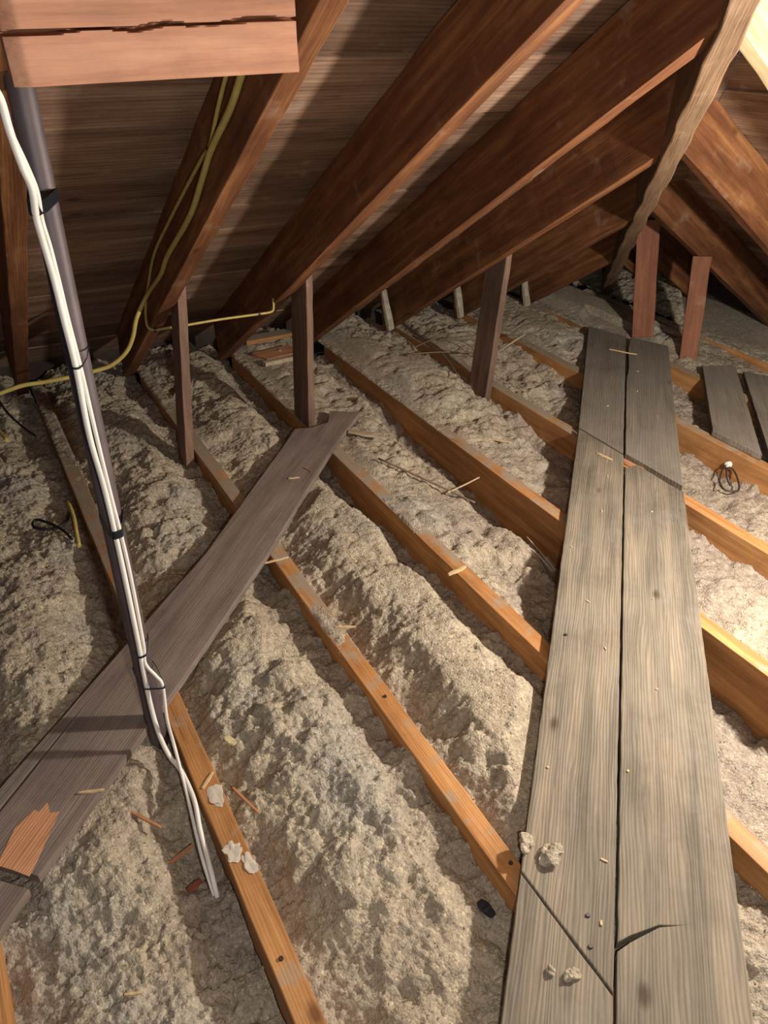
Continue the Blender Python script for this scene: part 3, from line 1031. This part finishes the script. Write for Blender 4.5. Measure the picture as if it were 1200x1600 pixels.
def insulation():
    V, F, LOW, base = [], [], [], 0
    for b, tab in BAY.items():
        y0 = S * b + W / 2 + 0.0005
        y1 = S * (b + 1) - W / 2 - 0.0005 if b < 8 else YE - 0.002
        res = 0.0037 if b <= 2 else 0.0055
        if b < 0:
            res = 0.02
        nx = int((1.0 + 3.36) / res)
        nyy = int((y1 - y0) / res)
        xs = np.concatenate([np.linspace(-3.36, 0.1, int(3.46 / res)), np.linspace(0.13, 1.0, 30)])
        ys = np.linspace(y0, y1, nyy)
        X, Y = np.meshgrid(xs, ys, indexing='ij')
        T = (Y - y0) / (y1 - y0)
        tabn = np.array(tab)
        zl, zc, zr_ = (np.interp(X, XS, tabn[:, k]) for k in range(3))
        # warp the cross profile so that edges wander
        Tw = np.clip(T + 0.10 * fbm(X, Y, 5.0, 2, 40 + b), 0, 1)
        prof = lambda t, a, c: a + (c - a) * (np.clip(t, 0, 1) ** 2 * (3 - 2 * np.clip(t, 0, 1)))
        Z = np.where(Tw < 0.35, prof(Tw / 0.35, zl, zc), prof((Tw - 0.62) / 0.26, zc, zr_))
        base_z = Z.copy()
        Z = Z + 0.018 * fbm(X, Y, 7.0, 3, 3)
        for (mx, my, rx, ry, h) in MOUND:
            wx = X + 0.03 * fbm(X, Y, 11.0, 2, 71)
            wy = Y + 0.03 * fbm(X, Y, 11.0, 2, 77)
            d = ((wx - mx) / rx) ** 2 + ((wy - my) / ry) ** 2
            Z = Z + h * np.clip(1.3 * np.exp(-d * 0.9), 0, 1)
        puff = np.abs(fbm(X, Y, 10.0, 2, 201))
        Z = Z + 0.030 * (puff - 0.25) * np.clip(fbm(X, Y, 2.6, 2, 207) * 2 + 0.75, 0.15, 1)
        Z = Z + 0.018 * (np.abs(fbm(X, Y, 21.0, 2, 211)) - 0.25) * np.clip(fbm(X, Y, 3.6, 2, 217) * 2 + 0.6, 0.1, 1)
        # steep little scarps: terrace the low frequency field
        q = fbm(X, Y, 9.0, 3, 15)
        sc = np.tanh(q * 9) * 0.006
        Z = Z + sc
        # clumps
        bill = np.abs(fbm(X, Y, 26.0, 3, 22)) 
        rug = np.clip(fbm(X, Y, 3.0, 2, 90) * 1.6 + 0.55, 0.12, 1.0)
        Z = Z - 0.012 * rug * np.exp(-bill * 12) * np.clip(fbm(X, Y, 9.0, 2, 33) * 4, 0, 1)
        Z = Z + 0.010 * (rug - 0.4) * np.abs(fbm(X, Y, 30.0, 3, 122))
        Z = Z + 0.009 * rug * fbm(X, Y, 38.0, 3, 51) + 0.006 * np.abs(fbm(X, Y, 75.0, 2, 61)) + 0.0035 * fbm(X, Y, 160.0, 1, 63) + 0.002 * (rng.random(Z.shape) - 0.5)
        # it settles below the timber tops at the bay edges and under the boards, and may heap up a little between them
        edge = np.minimum(Y - y0, y1 - Y)
        heap = np.clip((edge - 0.008) / 0.09, 0, 1)
        lim = -0.003 + 0.034 * heap * heap * (3 - 2 * heap)
        wn = sa * X + ca * Y
        pn = 0.69 * X + 0.72 * Y

        def band(v, a, b, soft):
            return np.clip(np.minimum(v - a, b - v) / soft + 1, 0, 1)
        cover = np.maximum(band(wn, 0.18, 0.58, 0.04) * (Y < 3.0), band(pn, -0.76, -0.555, 0.04) * (Y < 1.46))
        cover = np.maximum(cover, band(wn, 0.64, 1.05, 0.04) * (Y > 2.35))
        cover = np.maximum(cover, (np.hypot(X + 1.0, Y - 0.36) < 0.12) * 0.9)
        lim = lim * (1 - cover) + cover * -0.004
        if b == 8:
            lim = np.where(wn > 0.0, lim + 0.1 * (1 - cover), lim)
        sf = 0.006
        Z = lim - sf * np.log1p(np.exp(np.clip((lim - Z) / sf, -30, 30))) + 0.0
        Z = np.minimum(Z + 0.0015 * fbm(X, Y, 60.0, 2, 333), lim)
        Z = np.maximum(Z, -JD + 0.004)
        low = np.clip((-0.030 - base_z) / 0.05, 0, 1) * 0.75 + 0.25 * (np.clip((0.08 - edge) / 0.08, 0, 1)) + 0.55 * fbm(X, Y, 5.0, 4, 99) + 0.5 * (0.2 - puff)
        n0, n1 = X.shape
        V.append(np.stack([X, Y, Z], -1).reshape(-1, 3))
        LOW.append(np.clip(low, 0, 1).reshape(-1))
        idx = (np.arange(n0 * n1).reshape(n0, n1) + base)
        F.append(np.stack([idx[:-1, :-1], idx[1:, :-1], idx[1:, 1:], idx[:-1, 1:]], -1).reshape(-1, 4))
        base += n0 * n1
    # dust and fluff lying on top of the far parts of some joists
    for i, xe in ((0, -2.3), (1, -2.18), (2, -2.45), (3, -2.05), (4, -1.86), (5, -2.45), (6, -2.45), (7, -2.4), (8, -1.0), (2, None), (3, None)):
        if xe is None:
            xa_, xb_ = {2: (-1.42, -1.18), 3: (-1.78, -1.50)}[i]
        else:
            xa_, xb_ = -3.14, xe
        xs = np.linspace(xa_, xb_, int((xb_ - xa_) / 0.005))
        ys = np.linspace(S * i - W / 2 - 0.001, S * i + W / 2 + 0.001, 12)
        X, Y = np.meshgrid(xs, ys, indexing='ij')
        fade = np.clip((xb_ - X) / 0.3, 0, 1) if xe is not None else np.clip(np.minimum(X - xa_, xb_ - X) / 0.08, 0, 1)
        edge = np.minimum(Y - ys[0], ys[-1] - Y) / 0.012
        Z = -0.004 + (0.008 + 0.008 * fbm(X, Y, 20, 3, 5 + i) + 0.004 * fbm(X, Y, 80, 2, 8)) * fade * np.clip(0.4 + edge, 0, 1)
        n0, n1 = X.shape
        V.append(np.stack([X, Y, Z], -1).reshape(-1, 3))
        LOW.append(np.full(n0 * n1, 0.35))
        idx = (np.arange(n0 * n1).reshape(n0, n1) + base)
        F.append(np.stack([idx[:-1, :-1], idx[1:, :-1], idx[1:, 1:], idx[:-1, 1:]], -1).reshape(-1, 4))
        base += n0 * n1
    # loose flakes sticking out of the surface
    allv = np.concatenate(V)
    sel = allv[(allv[:, 0] > -2.6) & (allv[:, 0] < 0.1) & (allv[:, 1] < 2.8) & (allv[:, 1] > -0.1)]
    pick = sel[rng.integers(0, len(sel), 18000)]
    fl_f, fl_v = [], []
    for p in pick:
        s = rng.uniform(0.0012, 0.0042)
        a = rng.normal(size=3)
        a /= np.linalg.norm(a)
        c = np.cross(a, rng.normal(size=3))
        c /= np.linalg.norm(c) + 1e-6
        q = p + np.array([0, 0, 0.001])
        k = len(fl_v) + base
        fl_v += [q + a * s, q + c * s * 0.5, q - a * s, q - c * s * 0.5]
        fl_f.append((k, k + 1, k + 2, k + 3))
    V.append(np.array(fl_v))
    LOW.append(np.zeros(len(fl_v)))
    F.append(np.array(fl_f))
    V, F, LOW = np.concatenate(V), np.concatenate(F), np.concatenate(LOW)
    me = bpy.data.meshes.new('loose_fill_insulation')
    me.vertices.add(len(V))
    me.vertices.foreach_set('co', V.astype(np.float32).ravel())
    me.loops.add(len(F) * 4)
    me.loops.foreach_set('vertex_index', F.astype(np.int32).ravel())
    me.polygons.add(len(F))
    me.polygons.foreach_set('loop_start', np.arange(0, len(F) * 4, 4, dtype=np.int32))
    me.polygons.foreach_set('loop_total', np.full(len(F), 4, dtype=np.int32))
    me.polygons.foreach_set('use_smooth', np.ones(len(F), dtype=bool))
    me.update(calc_edges=True)
    at = me.attributes.new('low', 'FLOAT', 'POINT')
    at.data.foreach_set('value', LOW.astype(np.float32))
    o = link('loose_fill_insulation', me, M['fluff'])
    tag(o, 'lumpy beige-grey loose insulation filling the bays between the joists', 'insulation', kind='stuff')
    return V


INS = insulation()


def zs_at(x, y):
    m = (np.abs(INS[:, 0] - x) < 0.02) & (np.abs(INS[:, 1] - y) < 0.02)
    return float(INS[m, 2].max()) if m.any() else -0.02


# ------------------------------------------------------------------ small things
def chip(name, x, y, z, l, w, h, ang, mat, label, cat, group=None, tilt=0.0):
    bm = bmesh.new()
    n = 6
    rows = []
    for i in range(n + 1):
        t = i / n
        ww = w * (0.35 + 0.65 * math.sin(math.pi * min(1, max(0, 0.12 + 0.8 * t)))) * random.uniform(0.85, 1.1)
        xx = l * (t - 0.5)
        cz = random.uniform(-0.2, 0.2) * h
        rows.append([bm.verts.new((xx, -ww / 2, cz)), bm.verts.new((xx, ww / 2, cz)), bm.verts.new((xx, ww / 2 * 0.8, cz + h)), bm.verts.new((xx, -ww / 2 * 0.8, cz + h))])
    for i in range(n):
        for k in range(4):
            bm.faces.new((rows[i][k], rows[i][(k + 1) % 4], rows[i + 1][(k + 1) % 4], rows[i + 1][k]))
    bm.faces.new(rows[0][::-1])
    bm.faces.new(rows[-1])
    o = link(name, from_bm(bm, name), mat)
    o.location = (x, y, z)
    o.rotation_euler = (0, tilt, ang)
    tag(o, label, cat, group)
    return o


def on_ins(x, y):
    return zs_at(x, y) + 0.001


chip('lath_piece', -2.13, 1.35, on_ins(-2.13, 1.35) + 0.004, 0.13, 0.03, 0.006, 0.75, M['lathwood'], 'pale lath piece poking out from under the far end of the long plank', 'scrap wood')
chip('wood_chip', -1.077, 0.481, on_ins(-1.077, 0.481), 0.03, 0.018, 0.004, 0.4, M['paper'], 'small square cream chip on the insulation right of the pipe foot', 'chip')
chip('wood_chip', -0.84, 0.328, on_ins(-0.84, 0.328), 0.028, 0.014, 0.003, 1.9, M['leaf'], 'small red-brown chip on dark insulation left of the white cable ends', 'chip')
chip('plastic_scrap', -0.557, 0.752, on_ins(-0.557, 0.752), 0.034, 0.022, 0.004, 0.2, M['scrap'], 'blue-black scrap beside the joist end near the bottom of the catwalk', 'scrap')
chip('wood_splinter', -1.06, 0.21, 0.0225, 0.045, 0.007, 0.003, 1.25, M['splinter'], 'pale splinter lying across the near half of the long plank', 'splinter')
chip('wood_splinter', -1.95, 1.0, 0.0225, 0.035, 0.006, 0.003, 1.3, M['splinter'], 'pale splinter near the far end of the long plank', 'splinter')
chip('wood_splinter', -1.98, 1.06, 0.0225, 0.035, 0.004, 0.003, 0.3, M['osplinter'], 'reddish splinter near the far end of the long plank', 'splinter')
chip('wood_splinter', -1.60, 0.795, 0.001, 0.07, 0.006, 0.004, 1.5, M['splinter'], 'pale sliver across the joist where it leaves the long plank', 'splinter')
chip('wood_splinter', -1.27, 0.84, 0.002, 0.05, 0.008, 0.003, 1.1, M['splinter'], 'pale curled sliver on the joist at the foot of the fluff-covered stretch', 'splinter')
chip('wood_splinter', -1.33, 1.20, 0.003, 0.06, 0.012, 0.005, 1.7, M['splinter'], 'pale sliver lying across the joist right of the big insulation mound', 'splinter')
chip('wood_splinter', -1.93, 1.79, on_ins(-1.93, 1.79), 0.07, 0.007, 0.003, 0.75, M['splinter'], 'bright splinter on the insulation below the dark brown strut', 'splinter')
chip('wood_splinter', -0.985, 0.285, on_ins(-0.985, 0.285), 0.07, 0.007, 0.004, 0.6, M['osplinter'], 'orange splinter beside the plank edge left of the pipe foot', 'splinter')
chip('wood_splinter', -0.91, 0.325, on_ins(-0.91, 0.325), 0.05, 0.008, 0.004, 1.9, M['osplinter'], 'orange splinter just left of the thin white cable', 'splinter')
chip('wood_splinter', -1.0, 0.41, 0.001, 0.04, 0.007, 0.003, 2.3, M['splinter'], 'small pale sliver on the orange joist by the white splotch', 'splinter')
chip('wood_splinter', -0.93, 0.46, on_ins(-0.93, 0.46), 0.08, 0.006, 0.003, 0.3, M['osplinter'], 'long orange sliver in the gap right of the splotched joist', 'splinter')
chip('wood_splinter', -0.70, 0.19, on_ins(-0.70, 0.19), 0.025, 0.006, 0.003, 1.2, M['splinter'], 'tiny pale sliver on insulation near the bottom left', 'splinter')
chip('wood_splinter', -2.29, 2.70, 0.026, 0.12, 0.006, 0.004, 0.55, M['splinter'], 'long pale splinter across the far left catwalk board', 'splinter')
chip('wood_splinter', -1.60, 1.96, 0.026, 0.06, 0.01, 0.004, 0.2, M['splinter'], 'pale splinter at the hole between the right catwalk boards', 'splinter')
chip('wood_splinter', -1.55, 2.03, 0.004, 0.10, 0.018, 0.008, 0.2, M['osplinter'], 'broken orange wood shred in the catwalk joint', 'splinter')

# scattered crumbs on the walk (nothing tells them apart)
ck = [(-0.9, 1.05), (-1.25, 1.52), (-1.05, 1.40), (-0.75, 1.33), (-1.6, 1.78), (-1.35, 1.72), (-0.62, 1.12), (-0.80, 1.02), (-1.9, 2.25), (-1.75, 2.35),
      (-1.5, 1.88), (-1.15, 1.30), (-0.42, 0.87), (-0.98, 1.55), (-2.1, 2.6), (-1.95, 2.45), (-0.50, 0.95), (-0.7, 0.99), (-1.28, 1.85), (-0.9, 1.32)]
for k, (x, y) in enumerate(ck):
    n_ = sa * x + ca * y
    if not (0.2 < n_ < 0.53) or abs(n_ - 0.354) < 0.01:
        continue
    o = chip('crumb', x, y, 0.0255, random.uniform(0.004, 0.014), random.uniform(0.003, 0.006), 0.002, random.uniform(0, 3), M['splinter'],
             'tiny pale wood crumb lying on the catwalk boards', 'crumb', 'crumbs on the catwalk')

# twigs
for pts, r, lab in (
        ([(-1.95, 1.30, on_ins(-1.95, 1.30) + .01), (-1.80, 1.40, on_ins(-1.8, 1.4) + .008), (-1.66, 1.49, on_ins(-1.66, 1.49) + .008)], 0.0032, 'long thin brown stick on the insulation near the tall-sided joist'),
        ([(-1.73, 1.43, on_ins(-1.73, 1.43) + .014), (-1.74, 1.50, on_ins(-1.74, 1.50) + .02), (-1.76, 1.575, -0.03)], 0.0028, 'short pale twig crossing the long stick'),
        ([(-2.56, 2.19, on_ins(-2.56, 2.19)), (-2.56, 2.28, 0.04), (-2.56, 2.37, 0.075)], 0.004, 'straight pale stick leaning right of the dark brown strut'),
        ([(-2.90, 2.00, on_ins(-2.9, 2.0) + .01), (-2.62, 1.97, 0.035), (-2.37, 1.90, on_ins(-2.37, 1.9))], 0.0038, 'dark bent twig on the insulation left of the dark brown strut'),
        ([(-2.66, 1.82, on_ins(-2.66, 1.82) + .01), (-2.60, 1.95, 0.05), (-2.56, 2.12, 0.03)], 0.0025, 'thin dark twig crossing behind the bent twig'),
        ([(-2.75, 1.90, on_ins(-2.75, 1.9) + .01), (-2.72, 2.02, 0.06), (-2.62, 2.11, 0.05), (-2.48, 2.09, on_ins(-2.48, 2.09))], 0.0022, 'thin arching twig left of the dark brown strut')):
    o = tube('twig', pts, r, M['twig'] if 'pale' not in lab else M['lathwood'], seg=6, sub=5)
    tag(o, lab, 'twig')

# insulation tufts on the walk
for (x, y, s, lab) in ((-0.553, 0.874, (.02, .017, .009), 'fluffy pale insulation tuft on the near left catwalk board'),
                       (-0.588, 0.852, (.014, .016, .008), 'grey insulation tuft at the catwalk edge above the joist end'),
                       (-0.380, 0.776, (.008, .012, .006), 'small pale insulation tuft low on the near mitred board'),
                       (-0.40, 0.75, (.006, .006, .004), 'tiny insulation tuft beside the low pale tuft')):
    for j in range(1):
        o = lump('insulation_tuft', (x, y, 0.0265 + s[2] * 0.5), s, M['fluff'], seed=int(-x * 1000), rough=0.5)
        tag(o, lab, 'insulation tuft')
# splotches on joist 1
for (x, y, s, lab) in ((-0.955, 0.412, (.026, .016, .0018), 'upper white splotch on the left orange joist'),
                       (-0.835, 0.400, (.017, .013, .0018), 'lower white splotch on the left orange joist'),
                       (-0.80, 0.418, (.016, .009, .0012), 'faint grey splotch just below the lower white one')):
    o = lump('plaster_splotch', (x, y, 0.0012), s, M['plaster'], seed=int(-x * 999), rough=0.62)
    tag(o, lab, 'splotch')
# plaster drips in the deep bay
for pts, lab in (([(-1.40, 1.49, 0), (-1.36, 1.50, 0), (-1.30, 1.515, 0)], 'left white plaster drip on dark floor of the deep bay'),
                 ([(-1.44, 1.525, 0), (-1.38, 1.54, 0), (-1.33, 1.555, 0)], 'right white plaster drip on dark floor of the deep bay')):
    o = tube('plaster_drip', [(a, b, zs_at(a, b) + 0.001) for a, b, _ in pts], 0.0020, M['plaster'], seg=6, sub=4, taper=(0.4, 1.0))
    tag(o, lab, 'plaster drip')

# wire loop hanging from a porcelain knob, right of the catwalk
kx, ky = -1.455, S * 6 - W / 2
hk = empty('knob_and_wire', (kx, ky - 0.012, -0.045))
bm = bmesh.new()
bmesh.ops.create_cone(bm, cap_ends=True, segments=16, radius1=0.012, radius2=0.009, depth=0.018)
bmesh.ops.bevel(bm, geom=bm.edges[:], offset=0.002, segments=2, affect='EDGES')
k_ = link('knob', from_bm(bm, 'knob'), M['porcelain'])
k_.parent = hk
k_.location = (0, 0.002, 0)
k_.rotation_euler = (math.radians(80), 0, 0)
k_['label'] = 'white porcelain knob'
lp_pts = [(0, -0.01, 0), (0.015, -0.045, -0.012), (0.05, -0.09, -0.022), (0.085, -0.115, -0.02), (0.11, -0.105, -0.02), (0.115, -0.075, -0.02), (0.075, -0.03, -0.018), (0.03, 0.0, -0.01), (0.0, 0.0, -0.005)]
t_ = tube('wire_loop', [(kx + a, ky - 0.012 + b, -0.045 + c) for a, b, c in lp_pts], 0.0028, M['wire'], hk, seg=8, sub=6)
t_2 = tube('wire_loop', [(kx + 0.01, ky - 0.03, -0.05), (kx + 0.045, ky - 0.06, -0.065), (kx + 0.08, ky - 0.085, -0.068)], 0.0028, M['wire'], hk, seg=8, sub=6)
tag(hk, 'dark wire loop hanging from a white knob on the joist right of the catwalk', 'wire loop')

# nails on timbers
nl = [(-0.585, 0.818, 0.0, 'steel nail head on the joist end by the catwalk, lower one'), (-0.93, 1.222, 0.0, 'rusty bent nail on the joist end at the catwalk edge'),
      (-1.03, 0.815, 0.0, 'dark nail hole plug on the second orange joist'), (-0.625, 0.405, 0.0, 'dark nail head low on the left orange joist'),
      (-0.44, 0.86, 0.025, 'dark nail head on the catwalk beside the mitre joint'), (-0.40, 0.83, 0.025, 'second dark nail head below the mitre joint'),
      (-0.98, 1.27, 0.025, 'dark nail head at the left edge of the middle catwalk board')]
for (x, y, z, lab) in nl:
    bm = bmesh.new()
    bmesh.ops.create_cone(bm, cap_ends=True, segments=12, radius1=0.0042, radius2=0.0034, depth=0.003)
    o = link('nail_head', from_bm(bm, 'nail_head'), M['nail'])
    o.location = (x, y, z + 0.0015)
    tag(o, lab, 'nail', 'nail heads')
